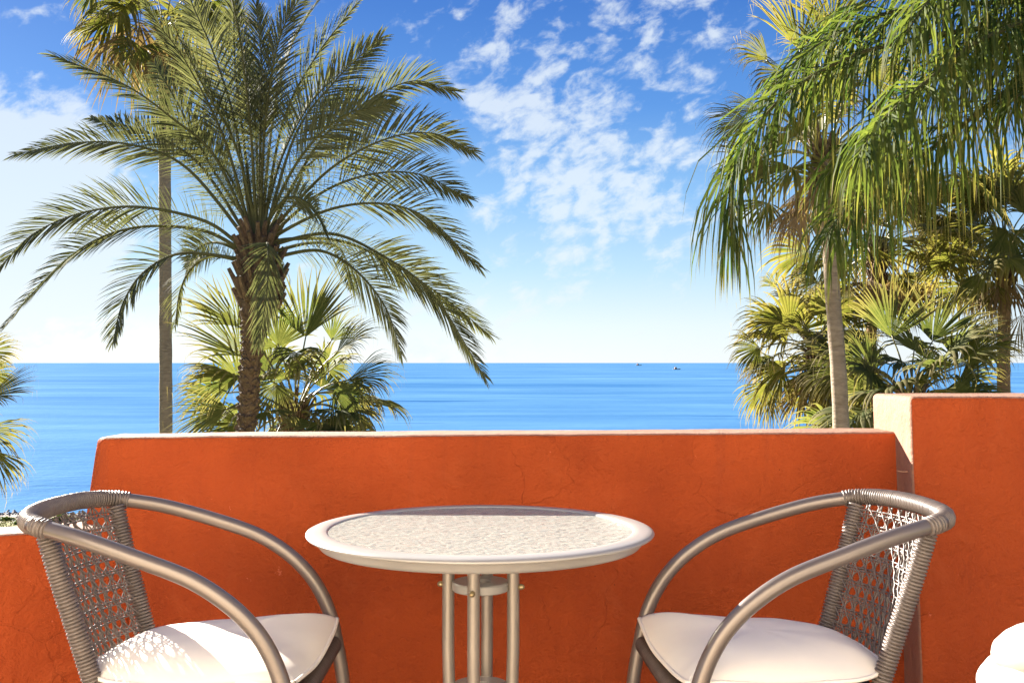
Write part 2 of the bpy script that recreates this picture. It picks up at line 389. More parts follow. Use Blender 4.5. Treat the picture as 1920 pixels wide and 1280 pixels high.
for i, (px, py, Y, r, h, lab) in enumerate(((50, 988, 61.5, .75, .38, 'low green shrub on the grass, just left of the wicker chair'),
                                        (12, 979, 63.5, .45, .2, 'flat green shrub at the beach edge near the left picture border'),
                                        (118, 984, 62.5, .8, .45, 'green shrub seen through the weave of the left chair'))):
    q = at(px, py, Y); shrub((q[0], q[1], gz(q[0], q[1]) - .02), r, h, 40 + i, lab)

# terrace floor and the house wall behind the camera (they send the sunlight back on to the parapet)
mb = MB(); mb.box((.5, .75, -.06), (5.4, 3.9, .12)); tag(mb.build('terrace_floor', M['tile']), 'terracotta tiled terrace floor', kind='structure')
mb = MB(); mb.box((.5, -.95, 1.5), (6.6, .3, 3.3)); tag(mb.build('house_wall', M['cream_wall']), 'cream stucco house wall behind the terrace', kind='structure')

mb = MB(); mb.box((.5, .75, -4.28), (5.3, 3.8, 8.3)); tag(mb.build('house_base', M['cream_wall'], smooth=False), 'cream storeys of the house under the terrace', kind='structure')

def block(name, corner, dims, res, rnd, mats, amp, seed, facemat, extra=None):
    """plastered block: rounded, slightly wavy hexahedron. corner(a,b,c) maps 0..1 cubes to the world; dims are its rough size"""
    n = [max(2, int(d / res)) for d in dims]
    def ticks(k):
        L = dims[k]; e = [0, rnd * .3, rnd * .65, rnd]
        inner = list(np.linspace(rnd, L - rnd, n[k] + 1))[1:-1]
        return e + inner + [L - q for q in e[::-1]]
    tk = [ticks(k) for k in range(3)]
    D = np.array(dims); idx = {}; V = []; Fc = []; Mi = []
    def vert(i, j, k):
        key = (i, j, k)
        if key in idx: return idx[key]
        p = np.array([tk[0][i], tk[1][j], tk[2][k]])
        q = np.clip(p, rnd, D - rnd); d = p - q; l = np.linalg.norm(d)
        if l > 1e-9: p = q + d / l * min(rnd, max(l, np.abs(d).max())) if np.count_nonzero(np.abs(d) > 1e-9) > 1 else p
        wv = np.array(corner(*(p / D)))
        s = Vector(wv); o = Vector((seed, 0, 0))
        dv = mnoise.noise_vector(s * 2.3 + o) * .6 + mnoise.noise_vector(s * 7 + o) * .3 + mnoise.noise_vector(s * 21 + o) * .14
        wv = wv + np.array(dv) * amp
        if extra is not None: wv = extra(wv, p / D)
        idx[key] = len(V); V.append(tuple(wv)); return idx[key]
    for ax in range(3):
        b, c = [(1, 2), (2, 0), (0, 1)][ax]
        for side in (0, len(tk[ax]) - 1):
            for u in range(len(tk[b]) - 1):
                for v in range(len(tk[c]) - 1):
                    q = []
                    for du, dv in ((0, 0), (1, 0), (1, 1), (0, 1)):
                        t3 = [0, 0, 0]; t3[ax] = side; t3[b] = u + du; t3[c] = v + dv; q.append(vert(*t3))
                    if side == 0: q = q[::-1]
                    Fc.append(tuple(q)); Mi.append(facemat(ax, side > 0))
    mb = MB(); mb.add(V, Fc); mb.m = Mi
    return mb.build(name, mats)

def lerp(a, b, t): return a + (b - a) * t
# tall parapet: front face at Y 2.62, back at 2.80, its left end splayed and leaning out towards the foot
XS = [-1.015, -.561, -.08, .454, .946]; ZF = [.868, .874, .8755, .8785, .883]
def tall(a, b, c):
    y = lerp(2.62, 2.81, b); z0 = -.1
    e = min(1.0, b / .17); xl = lerp(-1.013, -1.052, e); x = lerp(xl, 1.0, a)
    zt = float(np.interp(x, XS, ZF)) - .001 * b
    z = lerp(z0, zt, c)
    lean = max(0.0, .865 - z)
    xl -= lerp(.03, .14, e) * lean
    return (lerp(xl, 1.0, a), y, z)
def seam(p, q):
    if q[1] < .2:      # the render coat left of a vertical joint stands a few millimetres proud
        s = 1 / (1 + math.exp((p[0] + .553 + .006 * math.sin(p[2] * 23)) / .004))
        f = min(1, max(0, (.83 - p[2]) / .15))
        p = p.copy(); p[1] -= .009 * s * f * (1 - max(0, (-.70 - p[0]) / .25)) if p[0] > -.95 else 0
    return p
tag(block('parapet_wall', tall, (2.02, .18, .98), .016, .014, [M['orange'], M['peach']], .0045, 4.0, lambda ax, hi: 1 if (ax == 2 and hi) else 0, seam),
    'long orange plastered parapet wall behind the round table', 'wall')
def low(a, b, c):
    A = np.array([-.945, 2.616]); B = np.array([-2.2, 1.95]); n = np.array([-.468, .884])
    q = B + (A - B) * a + n * .14 * b
    return (q[0], q[1], lerp(-.1, .652, c))
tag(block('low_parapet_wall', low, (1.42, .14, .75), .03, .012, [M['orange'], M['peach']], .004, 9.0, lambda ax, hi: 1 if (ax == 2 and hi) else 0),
    'low orange wall with pale top behind the left chair', 'wall')
def pier(a, b, c):
    y = lerp(2.49, 2.82, b); z = lerp(-.1, .974, c)
    xl = lerp(.951, .972, b) + .012 * (1 - c)
    return (lerp(xl, 2.2, a), y, z)
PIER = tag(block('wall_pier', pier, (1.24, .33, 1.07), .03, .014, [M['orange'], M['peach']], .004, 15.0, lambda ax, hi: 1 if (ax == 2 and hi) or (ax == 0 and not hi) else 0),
    'taller orange wall pier with pale sunlit side at the right', 'wall')
# bent nail in the pier's pale side
q = at(1700, 884, 2.53); q[0] = .955; mb = MB()
mb.tube(spline([(q[0] + .03, q[1], q[2]), (q[0] - .004, q[1], q[2]), (q[0] - .016, q[1] + .004, q[2]), (q[0] - .022, q[1] + .012, q[2] + .001)], 10), .0024, 6)
tag(mb.build('bent_nail', M['peach']), 'small bent nail painted over on the pale side of the pier', 'nail')

# ------------------------------------------------------------------ boats
def boat(px, py, dist_dip, length, label, rz):
    d = (ZC - SEA_Z) / (dist_dip / F_PX); x = (px - 960) / F_PX * d
    root = empty('fishing_boat', (x, d, SEA_Z), rz); L = length
    st = [(-.5, .13, .10), (-.35, .16, .09), (0, .17, .09), (.3, .12, .11), (.45, .05, .14), (.5, .008, .16)]
    mb = MB(); vs = []; fs = []
    for s_, w_, h_ in st: vs += [(s_ * L, -w_ * L, h_ * L), (s_ * L, -w_ * L * .5, -.02 * L), (s_ * L, w_ * L * .5, -.02 * L), (s_ * L, w_ * L, h_ * L)]
    for i in range(len(st) - 1):
        for j in range(4): fs.append((i * 4 + j, i * 4 + (j + 1) % 4, i * 4 + 4 + (j + 1) % 4, i * 4 + 4 + j))
    fs += [(0, 1, 2, 3), (20, 23, 22, 21)]
    mb.add(vs, fs); mb.build('hull', HM[0], root, smooth=False)
    mb = MB(); mb.box((-.15 * L, 0, .19 * L), (.28 * L, .2 * L, .2 * L)); mb.box((-.13 * L, 0, .30 * L), (.2 * L, .22 * L, .025 * L)); mb.build('cabin', HM[1], root, smooth=False)
    mb = MB(); mb.tube([(-.27 * L, 0, .1 * L), (-.27 * L, 0, .5 * L)], .012 * L, 6); mb.tube([(-.27 * L, 0, .3 * L), (-.45 * L, 0, .42 * L)], .008 * L, 5); mb.build('mast', HM[2], root)
    tag(root, label, 'boat', 'fishing boats on the horizon')
HM = [simple('boat_hull_paint', (.10, .16, .20), .5), simple('boat_cabin_paint', (.45, .24, .16), .5), simple('boat_mast', (.15, .12, .1), .5)]
boat(1268, 690, 12.5, 11.5, 'larger and nearer fishing boat on the sea, with tall cabin', .15)
boat(1197, 684, 5.0, 22, 'tiny far boat just under the horizon line, left of the other boat', .1)

# ------------------------------------------------------------------ palms
G = np.array([0, 0, -1.0])
def feather(mb, ctrl, L0, rg, pairs=70, width=.014, alpha=(62, 24), vee=.35, twist=.6, hang=.12, bare=.13, thin=.34, rr=.02, plumose=0.0, side_keep=1.0, roll=.25, shint=None, flat=False):
    """rachis through ctrl with leaflets on both sides, added to mb (rachis = material 1)"""
    n = 40; P = spline(ctrl, n)
    T = np.gradient(P, axis=0); T /= np.linalg.norm(T, axis=1)[:, None]
    mb.tube(P, np.linspace(rr, rr * .16, n), 5, mi=1)
    up = np.array([0, 0, 1.0])
    S0 = nrm(np.cross(T[n // 3], up) + 1e-3) if shint is None else nrm(shint); ok = []
    for i in range(n):
        s = nrm(S0 - T[i] * np.dot(S0, T[i])); nn = np.cross(s, T[i])
        ok.append((s, nn)); S0 = s
    for side in (-1, 1):
        for k in range(pairs):
            t = bare + (1 - bare) * (k + rg.uniform(-.3, .3)) / (pairs - 1); t = min(max(t, bare), .999)
            if rg.random() > side_keep: continue
            x = t * (n - 1); i = min(int(x), n - 2); fr = x - i
            p = P[i] * (1 - fr) + P[i + 1] * fr; tt = T[i]; s, nn = ok[i]
            tw = twist * (1 - .3 * t); s2 = s * math.cos(tw) + nn * math.sin(tw); n2 = np.cross(s2, tt)
            if np.dot(n2, nn) < 0: n2 = -n2
            al = math.radians(lerp(alpha[0], alpha[1], t ** 1.2) + rg.normal(0, 5))
            pl = rg.normal(0, plumose) if plumose else 0
            d = nrm(tt * math.cos(al) + s2 * side * math.sin(al) * math.cos(vee + pl) + n2 * math.sin(vee + pl) * math.sin(al) + rg.normal(0, .035, 3))
            prof = (.55 + .45 * math.sin(math.pi * min(1, (t - bare) / (1 - bare) * .95 + .12))) * (1 if t < .85 else lerp(1, .6, (t - .85) / .15))
            if flat: prof = 1.0 if t < .8 else lerp(1, .55, (t - .8) / .2)
            L = L0 * prof * rg.uniform(.88, 1.08); wd = width * (.45 if t < thin else 1) * rg.uniform(.85, 1.15)
            if t < thin:
                L *= .72
                if rg.random() < .3: continue
            wn = nrm(np.cross(d, n2 + .2 * s2 * side)); ra = rg.normal(0, roll); wn = nrm(wn * math.cos(ra) + np.cross(d, wn) * math.sin(ra)); pts = [p]; dd = d.copy(); m = 4
            for j in range(m):
                dd = nrm(dd + G * hang * (j + .4) * rg.uniform(.7, 1.3)); pts.append(pts[-1] + dd * L / m)
            vs = []; 
            for j, (q, hw) in enumerate(zip(pts, (.45, 1, .95, .6, 0))):
                if j == m: vs.append(q)
                else: vs += [q - wn * wd * hw, q + wn * wd * hw]
            fs = [(0, 1, 3, 2), (2, 3, 5, 4), (4, 5, 7, 6), (6, 7, 8)]
            mb.add(vs, fs, [0, 0, .25, .25, .5, .5, .75, .75, 1.0], var=rg.normal(0, .5))

def fan(mb, hub, fdir, nor, R, rg, nseg=38, span=235, droop=.35, fold=.25, split=.52, torn=.04):
    f = nrm(fdir); nn = nrm(np.asarray(nor, float) - f * np.dot(nor, f)); s = np.cross(nn, f)
    da = math.radians(span) / nseg
    for i in range(nseg):
        if rg.random() < torn: continue
        a = -math.radians(span) / 2 + da * (i + .5)
        d = nrm(f * math.cos(a) + s * math.sin(a) + nn * fold * abs(math.sin(a)))
        wn = nrm(-f * math.sin(a) + s * math.cos(a)); bn = nrm(np.cross(d, wn))
        L = R * (.74 + .26 * math.cos(a * .75)) * rg.uniform(.88, 1.06)
        st = [.02, .26, split, .66, .8, .92, 1.0]; p = np.array(hub, float) + d * L * st[0]; dd = d.copy(); vs = []; at_ = []; prev = st[0]
        sd = rg.normal(0, .06)
        for j, q in enumerate(st):
            if j:
                if q > split * .8: dd = nrm(dd + G * droop * (q - split * .7) * rg.uniform(1.0, 2.4) + wn * sd)
                p = p + dd * L * (q - prev); prev = q
            hw = q * L * math.tan(da / 2) * 1.04 if q <= split else split * L * math.tan(da / 2) * max(0.05, (1 - (q - split) / (1.0 - split)) ** .8) * .95
            pl = (.35 * hw) * (1 if q <= .8 else .5)
            vs += [p - wn * hw - bn * pl, p + bn * pl, p + wn * hw - bn * pl]; at_ += [q, q, q]
        fs = []
        for j in range(len(st) - 1): fs += [(j * 3, j * 3 + 1, j * 3 + 4, j * 3 + 3), (j * 3 + 1, j * 3 + 2, j * 3 + 5, j * 3 + 4)]
        mb.add(vs, fs, at_, var=rg.normal(0, .45))
        if rg.random() < .25:   # loose hanging thread at the tip
            q0 = vs[-2]; q1 = q0 + G * R * rg.uniform(.08, .25) + rg.normal(0, .03, 3)
            mb.add([q0 - wn * .004, q0 + wn * .004, q1], [(0, 1, 2)], [1, 1, 1])

def trunk(root, pts, rad, material, rg, seg=14, n=90, ring=.02, scales=False):
    P = spline(pts, n); pz = np.asarray(pts, float)[:, 2]; Rr = np.interp(P[:, 2], pz, rad)
    z = np.linspace(0, 1, n)
    Rr = Rr * (1 + ring * np.sin(z * 420) + rg.normal(0, ring * .6, n))
    mb = MB(); mb.tube(P, Rr, seg)
    tr = mb.build('trunk', material, root); tr.location = -root.location
    return tr, P, Rr

def fan_palm(name, label, base_px, crown_px, Y, rad, R, leaves, rg_seed, material='fan', bark='bark_grey', nfill=14, ndead=5, pet=.9, base_lean=None, fill_el=(-25, 85), keep=None):
    rg = np.random.default_rng(rg_seed)
    c = at(*crown_px, Y); b = at(*base_px, Y)
    k = (b[2] - GND_Z) / max(.1, (c[2] - b[2])); lean = np.array([(b[0] - c[0]) * min(k, 1.2) * .35, 0, 0])
    g = np.array([b[0] + lean[0], Y + .2, GND_Z - .05])
    root = empty(name, g)
    tr, P, Rr = trunk(root, [g, (g + b) / 2 + [0, 0, 0], b, (b + c) / 2, c], [rad * 1.35, rad * 1.1, rad, rad * .95, rad * .92], M[bark], rg)
    # leaf-base stubs under the crown
    mb = MB()
    for i in range(46):
        a = i * 2.399; h = -.75 + .9 * i / 46; q = c + [math.cos(a) * rad * .9, math.sin(a) * rad * .9, h]
        d = nrm([math.cos(a) * .5, math.sin(a) * .5, 1.0]); mb.tube([q, q + d * rg.uniform(.18, .4)], [.034, .016], 5)
    o = mb.build('leaf_bases', M['boot'], root); o.location = -root.location; o['kind'] = 'stuff'
    def leaf(hub, fdir, Rl, nor, droop, dead=False, span=235, fold=.25, nseg=38):
        mb = MB(); fan(mb, hub, fdir, nor, Rl, rg, nseg, span, droop, fold, torn=.2 if dead else .05, split=rg.uniform(.45, .58))
        lf = mb.build('dead_leaf' if dead else 'fan_leaf', M['dead'] if dead else M[material], root); lf.location = -root.location
        mb = MB(); mid = (c + hub) / 2 + np.array([0, 0, .10 * np.linalg.norm(hub - c) * (1 if not dead else .3)])
        mb.tube(spline([c + [0, 0, -.1], mid, hub + nrm(fdir) * .05], 10), np.linspace(.022, .011, 10), 5)
        o = mb.build('petiole', M['petiole_dry'] if dead else M['petiole'], lf)
    for L in leaves:
        hx, hy, tx, ty, dh, dt = L[:6]; opt = L[6] if len(L) > 6 else {}
        hub = at(hx, hy, Y + dh); tip = at(tx, ty, Y + dt); fd = tip - hub; Rl = max(np.linalg.norm(fd) * 1.12, .5)
        cn = opt.get('n', None)
        nor = np.array(cn, float) if cn is not None else np.array([rg.normal(0, .35), -1.0, .55])
        leaf(hub, fd, Rl, nor, opt.get('droop', .45), opt.get('dead', False), opt.get('span', 225), opt.get('fold', .25))
    for i in range(nfill):
        a = i * 2.399 + rg.uniform(-.3, .3); el = math.radians(lerp(fill_el[1], fill_el[0], (i + .5) / nfill) + rg.normal(0, 6))
        d = np.array([math.cos(a) * math.cos(el), math.sin(a) * math.cos(el), math.sin(el)])
        if keep is not None and not keep(d): continue
        hub = c + d * pet * rg.uniform(.8, 1.15) + G * pet * .18 * math.cos(el)
        fd = nrm(d + G * (.25 + .5 * max(0, -math.sin(el) + .4)))
        nor = nrm(np.cross(np.cross(d, [0, 0, 1.0]) + rg.normal(0, .3, 3), fd) * 1.0)
        if nor[2] < 0: nor = -nor
        leaf(hub, fd, R * rg.uniform(.85, 1.1), nor, rg.uniform(.35, .8), span=rg.uniform(190, 260), fold=rg.uniform(.1, .4), nseg=32)
    for i in range(ndead):
        a = i * 2.399 + .8; d = np.array([math.cos(a) * .7, math.sin(a) * .7, -.6])
        hub = c + d * pet * .55 + [0, 0, -.2]
        leaf(hub, nrm([d[0] * .25, d[1] * .25, -1]), R * rg.uniform(.7, 1.0), nrm([d[0], d[1], .1]), .3, True, rg.uniform(90, 150), .5, 26)
    tag(root, label, 'palm tree')
    return root

# --- the date palm
DY = 14.5; rg = np.random.default_rng(11)
dpts = [(462, 808), (468, 700), (474, 640), (481, 560), (487, 490), (490, 440)]
dp = [at(x, y, DY) for x, y in dpts]; g = np.array([dp[0][0] - .5, DY + .2, GND_Z - .05])
date = empty('date_palm', g)
tr, P, Rr = trunk(date, [g, lerp(g, dp[0], .5)] + dp, [.19, .15, .112, .122, .132, .225, .245, .15], M['bark_dark'], rg, 16, 120, .03)
mb = MB(); cnt = 0
ztop = dp[4][2]
for i in range(780):
    h = -2.4 + (ztop + 2.4) * i / 780 + rg.normal(0, .035); a = i * 2.39996 + rg.normal(0, .22)
    j = np.argmin(np.abs(P[:, 2] - h)); r = Rr[j]; cpt = P[j]
    o_ = np.array([math.cos(a), math.sin(a), 0]); sd = np.array([-math.sin(a), math.cos(a), 0])
    q = np.array([cpt[0], cpt[1], h]) + o_ * r * .92; k_ = rg.uniform(.65, 1.25); ln = (.085 if h < 1.6 else .17) * k_; wd = (.050 if h < 1.6 else .080) * rg.uniform(.7, 1.2); pr = rg.uniform(.02, .065)
    t2 = q + np.array([0, 0, ln * .55]) + o_ * pr
    vs = [q - sd * wd, q - np.array([0, 0, ln * .6]), q + sd * wd, q + np.array([0, 0, ln]), t2 - sd * wd * .4, t2 + sd * wd * .4, q + o_ * pr * .9 + np.array([0, 0, ln * .2])]
    mb.add(vs, [(0, 1, 6), (1, 2, 6), (0, 6, 4), (6, 2, 5), (6, 5, 4), (4, 5, 3), (0, 4, 3), (5, 2, 3)])
o = mb.build('leaf_base_scales', M['boot'], date, smooth=False); o.location = -date.location; o['kind'] = 'stuff'
# cut stubs round the crown
mb = MB()
for i in range(70):
    a = i * 2.39996; h = lerp(ztop - .65, ztop + .35, i / 70)
    q = np.array([dp[4][0], DY, h]) + np.array([math.cos(a), math.sin(a), 0]) * lerp(.25, .14, i / 70)
    d = nrm([math.cos(a) * .55, math.sin(a) * .55, 1.0]); l = rg.uniform(.18, .42)
    mb.tube([q, q + d * l * .5, q + d * l], [.055, .04, .028], 5)
o = mb.build('cut_stubs', M['boot'], date, smooth=False); o.location = -date.location; o['kind'] = 'stuff'
FR = [  # pixel courses of the fronds, and how far the tip comes forward (-) or goes back (+)
    ([(455, 465), (385, 415), (260, 388), (150, 400), (60, 440), (0, 500)], -.7), ([(455, 470), (380, 432), (265, 425), (170, 455), (90, 520), (8, 612)], .5),
    ([(450, 485), (340, 475), (270, 510), (230, 570), (212, 640)], -1.0), ([(455, 490), (400, 480), (362, 500), (338, 545), (328, 610)], 1.2),
    ([(455, 440), (350, 315), (250, 272), (140, 268), (28, 290)], .4), ([(462, 420), (400, 290), (320, 220), (235, 160), (103, 105)], -.8),
    ([(455, 430), (375, 310), (300, 258), (235, 235), (172, 222)], 1.6), ([(465, 420), (420, 260), (350, 120), (300, 50), (272, 8)], -.9),
    ([(470, 420), (440, 230), (400, 100), (365, 20), (340, -45)], .9), ([(480, 420), (470, 250), (452, 90), (425, -50)], -1.2),
    ([(488, 420), (498, 220), (525, 70), (572, -20)], -.6), ([(496, 420), (530, 230), (590, 110), (668, 8)], .7),
    ([(502, 420), (555, 250), (630, 150), (712, 72)], -.8), ([(508, 425), (600, 265), (690, 190), (775, 152), (852, 172)], .3),
    ([(512, 430), (615, 320), (720, 262), (810, 250), (888, 285)], -.7), ([(515, 435), (605, 360), (700, 326), (790, 328), (876, 372)], .8),
    ([(520, 440), (620, 392), (720, 382), (805, 412), (897, 500)], -.3), ([(525, 455), (620, 438), (710, 475), (810, 550), (908, 705)], -1.1),
    ([(525, 450), (640, 452), (745, 500), (835, 560), (918, 628)], .9), ([(525, 480), (600, 470), (665, 505), (722, 575), (752, 662)], -1.0),
    ([(497, 462), (502, 458), (503, 500), (499, 560), (485, 640)], -1.7), ([(500, 420), (538, 372), (582, 384), (614, 440)], -1.3),
    ([(475, 415), (455, 250), (440, 120), (438, -10)], 1.0), ([(492, 415), (512, 220), (545, 90), (600, -5)], 1.2),
    ([(485, 415), (482, 300), (476, 200), (462, 120)], 2.0),
    ([(470, 425), (430, 330), (380, 270), (330, 250)], 2.0), ([(508, 425), (560, 330), (620, 280), (690, 262)], 2.0),
    ([(500, 420), (560, 300), (640, 220), (735, 195)], -1.6), ([(465, 420), (400, 320), (330, 190), (290, 120)], 1.4),
    ([(520, 470), (590, 455), (640, 470), (660, 540)], 1.8),
    ([(458, 475), (410, 455), (372, 465), (350, 505)], 2.0), ([(495, 415), (530, 290), (585, 190), (655, 120)], 1.7),
    ([(487, 415), (488, 260), (490, 120), (480, 10)], .3), ([(478, 415), (440, 270), (385, 170), (330, 60)], -1.5)]
for i, (pts, dy) in enumerate(FR):
    n = len(pts); ctrl = [at(x, y, DY + dy * (k / (n - 1)) ** (1.3 if i != 20 else .35)) for k, (x, y) in enumerate(pts)]
    ctrl = [np.array([dp[4][0], DY, ztop]) * .5 + ctrl[0] * .5] + ctrl
    mb = MB(); ln = sum(np.linalg.norm(ctrl[k + 1] - ctrl[k]) for k in range(len(ctrl) - 1))
    feather(mb, ctrl, min(.68, .225 * ln), rg, pairs=int(32 * ln) + 8, width=.0100, alpha=(62, 24) if i != 20 else (42, 20), twist=rg.uniform(.85, 1.35) if i != 20 else 0.0, vee=rg.uniform(.1, .35), hang=.05, rr=.030, thin=.40, shint=(1, .2, 0) if i == 20 else None)
    o = mb.build('frond', [M['date'], M['rachis']], date, smooth=False); o.location = -date.location
tag(date, 'large feathery date palm with dark scaly trunk left of the centre', 'palm tree')

# --- fan palms
fan_palm('fan_palm', 'very tall slim fan palm with shaggy brown skirt, behind the date palm', (311, 800), (308, 60), 27.0, .165, 1.35,
    [(225, 0, 208, 150, -.6, -.9, dict(droop=.9, span=200)), (212, 60, 205, 170, -.3, -.3, dict(dead=True, span=150)), (262, 40, 262, 205, -.8, -.9, dict(dead=True, span=110)),
     (322, 60, 335, 190, -.6, -.8, dict(dead=True, span=90)), (388, 5, 405, 110, -.3, -.3, dict(droop=.8, span=180)), (175, -20, 135, 35, 0, 0, {}), (350, 20, 372, 100, .4, .4, dict(droop=.8)), (300, 120, 285, 190, -.4, -.4, dict(dead=True, span=70))],
    21, 'fan', 'bark_grey', 16, 6, 1.3)
fan_palm('fan_palm', 'short bushy fan palm with upright leaves behind the date palm trunk', (548, 812), (553, 768), 16.5, .20, .95,
    [(573, 632, 598, 508, -.1, .2, dict(n=(-.25, -1, .1), droop=.05, span=120, fold=.5)), (448, 612, 372, 528, .2, .3, dict(droop=.12, span=130, n=(.3, -.6, .8))), (452, 668, 340, 585, -.2, -.4, dict(droop=.15, span=120, n=(.4, -.5, .9))),
     (446, 708, 350, 668, -.3, -.4, dict(droop=.35, span=170)), (412, 738, 325, 722, .2, .1, dict(droop=.5, span=210)), (425, 766, 305, 800, -.4, -.5, dict(droop=.3, span=110)), (455, 795, 350, 812, .1, .1, dict(droop=.3, span=110)),
     (556, 660, 560, 700, -.5, -1.1, dict(droop=1.1, span=250, n=(.1, -.4, 1))), (622, 638, 655, 575, .2, .3, dict(droop=.3, span=120)), (632, 660, 705, 598, -.2, -.3, dict(droop=.35, span=110, n=(-.4, -.5, .8))),
     (655, 712, 752, 688, -.3, -.5, dict(droop=.55, span=110, n=(-.2, -.6, .8))), (625, 732, 705, 778, -.4, -.6, dict(droop=.5, span=130)), (640, 765, 712, 800, .3, .3, dict(droop=.5, span=180)), (600, 796, 690, 812, -.6, -.9, dict(droop=.1, span=150, n=(0, -.6, 1))),
     (522, 650, 500, 565, .3, .4, dict(droop=.3, span=180)), (505, 690, 470, 620, .5, .7, dict(droop=.5)), (610, 690, 640, 640, .5, .7, dict(droop=.7)), (520, 720, 498, 790, -.7, -1.0, dict(droop=.6, span=150))],
    22, 'fan_cool', 'bark_red', 20, 7, 1.0, fill_el=(-40, 45))
fan_palm('fan_palm', 'fan palm whose leaf tips reach in at the left picture edge', (-95, 930), (-85, 745), 15.5, .18, .85,
    [(-30, 662, 42, 652, .2, .3, dict(droop=.4, span=110)), (-20, 742, 62, 722, -.2, -.3, dict(droop=.12, span=110, n=(.2, -.6, .8))), (-30, 805, 48, 845, .2, .1, dict(droop=.5, span=110)), (-15, 845, 22, 925, -.2, -.2, dict(droop=.5, span=100)), (-20, 700, 20, 700, .5, .6, dict(droop=.6))],
    23, 'fan', 'bark_grey', 16, 4, .85, keep=lambda d: d[0] < .35)
fan_palm('fan_palm', 'tall fan palm with straight grey ringed trunk right of the centre', (1577, 803), (1545, 290), 13.5, .103, .82,
    [(1500, 95, 1468, -25, -.1, 0, dict(droop=.15, span=100, n=(.3, -1, .2))), (1440, 112, 1368, 72, .1, .1, dict(droop=.5, span=110)), (1475, 140, 1400, 150, -.3, -.4, dict(droop=.9, span=140)), (1425, 205, 1352, 200, .2, .2, dict(droop=.4, span=80)),
     (1405, 228, 1305, 250, -.2, -.3, dict(droop=.7, span=110)), (1440, 300, 1335, 320, .1, .1, dict(droop=.15, span=150, fold=.1)), (1560, 60, 1558, -50, .2, .3, dict(droop=.2, span=110)), (1540, 100, 1525, 10, -.4, -.5, dict(droop=.3, span=150)),
     (1480, 395, 1458, 478, -.3, -.4, dict(dead=True, span=90)), (1505, 395, 1500, 495, -.5, -.6, dict(dead=True, span=90)), (1440, 380, 1400, 450, .2, .1, dict(droop=.8, span=160)), (1620, 140, 1665, 60, .2, .3, {}), (1640, 220, 1730, 210, -.3, -.4, dict(droop=.8)), (1620, 330, 1690, 400, -.4, -.5, dict(droop=.8))],
    24, 'fan', 'bark_grey', 14, 8, .82)
fan_palm('fan_palm', 'fan palm with low drooping leaves over the sea, left of the grey ringed trunk', (1537, 808), (1530, 655), 19.5, .135, .95,
    [(1455, 602, 1372, 595, .1, .1, dict(droop=.6, span=130)), (1425, 652, 1362, 672, -.2, -.2, dict(droop=.6, span=140)), (1475, 605, 1430, 570, .3, .3, dict(droop=.9, span=150)), (1468, 690, 1395, 735, -.3, -.4, dict(droop=.6, span=150)), (1440, 720, 1400, 790, .1, 0, dict(droop=.6, span=130)),
     (1545, 690, 1460, 735, -.7, -.9, dict(droop=.4, span=130)), (1500, 735, 1470, 800, -.4, -.4, dict(dead=True, span=120)), (1455, 540, 1432, 505, .4, .4, dict(droop=.9, span=90)), (1575, 745, 1520, 790, -.3, -.5, dict(droop=.6)), (1500, 625, 1520, 560, .4, .6, dict(droop=.7))],
    25, 'fan', 'bark_red', 20, 9, .85, fill_el=(-45, 70))
fan_palm('fan_palm', 'fan palm with broad upright blue green leaves just above the right wall pier', (1706, 800), (1708, 745), 17.5, .2, 1.25,
    [(1672, 632, 1662, 520, 0, .2, dict(droop=.08, span=130, n=(.1, -1, .2), fold=.4)), (1748, 640, 1805, 548, .2, .4, dict(droop=.1, span=150, n=(-.2, -1, .3))), (1795, 690, 1892, 615, -.2, -.3, dict(droop=.1, span=70, n=(-.3, -.6, .7))), (1695, 678, 1690, 690, -.6, -1.2, dict(droop=.8, span=260, n=(0, -.3, 1))),
     (1790, 735, 1892, 708, -.3, -.4, dict(droop=.3, span=110, n=(-.2, -.5, .8))), (1632, 690, 1575, 625, -.2, -.2, dict(droop=.3, span=150)), (1590, 690, 1500, 720, .2, .1, dict(droop=.45, span=150)), (1630, 735, 1560, 700, -.4, -.5, dict(droop=.5, span=180)), (1640, 760, 1590, 800, -.2, -.2, dict(droop=.7, span=170)), (1740, 690, 1780, 650, -.5, -.8, dict(droop=.9, span=200)),
     (1650, 720, 1630, 780, -.5, -.6, dict(dead=True, span=120)), (1620, 730, 1600, 800, -.1, -.1, dict(dead=True, span=120))],
    26, 'fan_cool', 'bark_red', 26, 10, 1.2, fill_el=(-35, 50))
fan_palm('fan_palm', 'fan palm with warm brown trunk and brown husk at the right picture edge', (1882, 735), (1884, 470), 20.0, .125, 1.05,
    [(1845, 380, 1790, 300, .1, .2, dict(droop=.5)), (1885, 370, 1880, 270, .3, .4, dict(droop=.4)), (1840, 440, 1760, 420, -.3, -.4, dict(droop=.7)), (1890, 430, 1885, 530, -.7, -1.0, dict(droop=.7, span=180)), (1845, 520, 1838, 600, -.2, -.2, dict(droop=.8, span=130)), (1925, 490, 1955, 560, -.5, -.6, {}), (1920, 400, 1960, 330, 0, 0, {}),
     (1858, 600, 1850, 680, .2, .2, dict(dead=True, span=100)), (1915, 590, 1915, 670, -.2, -.2, dict(dead=True, span=120)), (1800, 460, 1735, 510, .3, .3, dict(droop=.8)), (1820, 350, 1760, 340, .4, .4, dict(droop=.7))],
    27, 'fan', 'bark_red', 22, 7, 1.2)
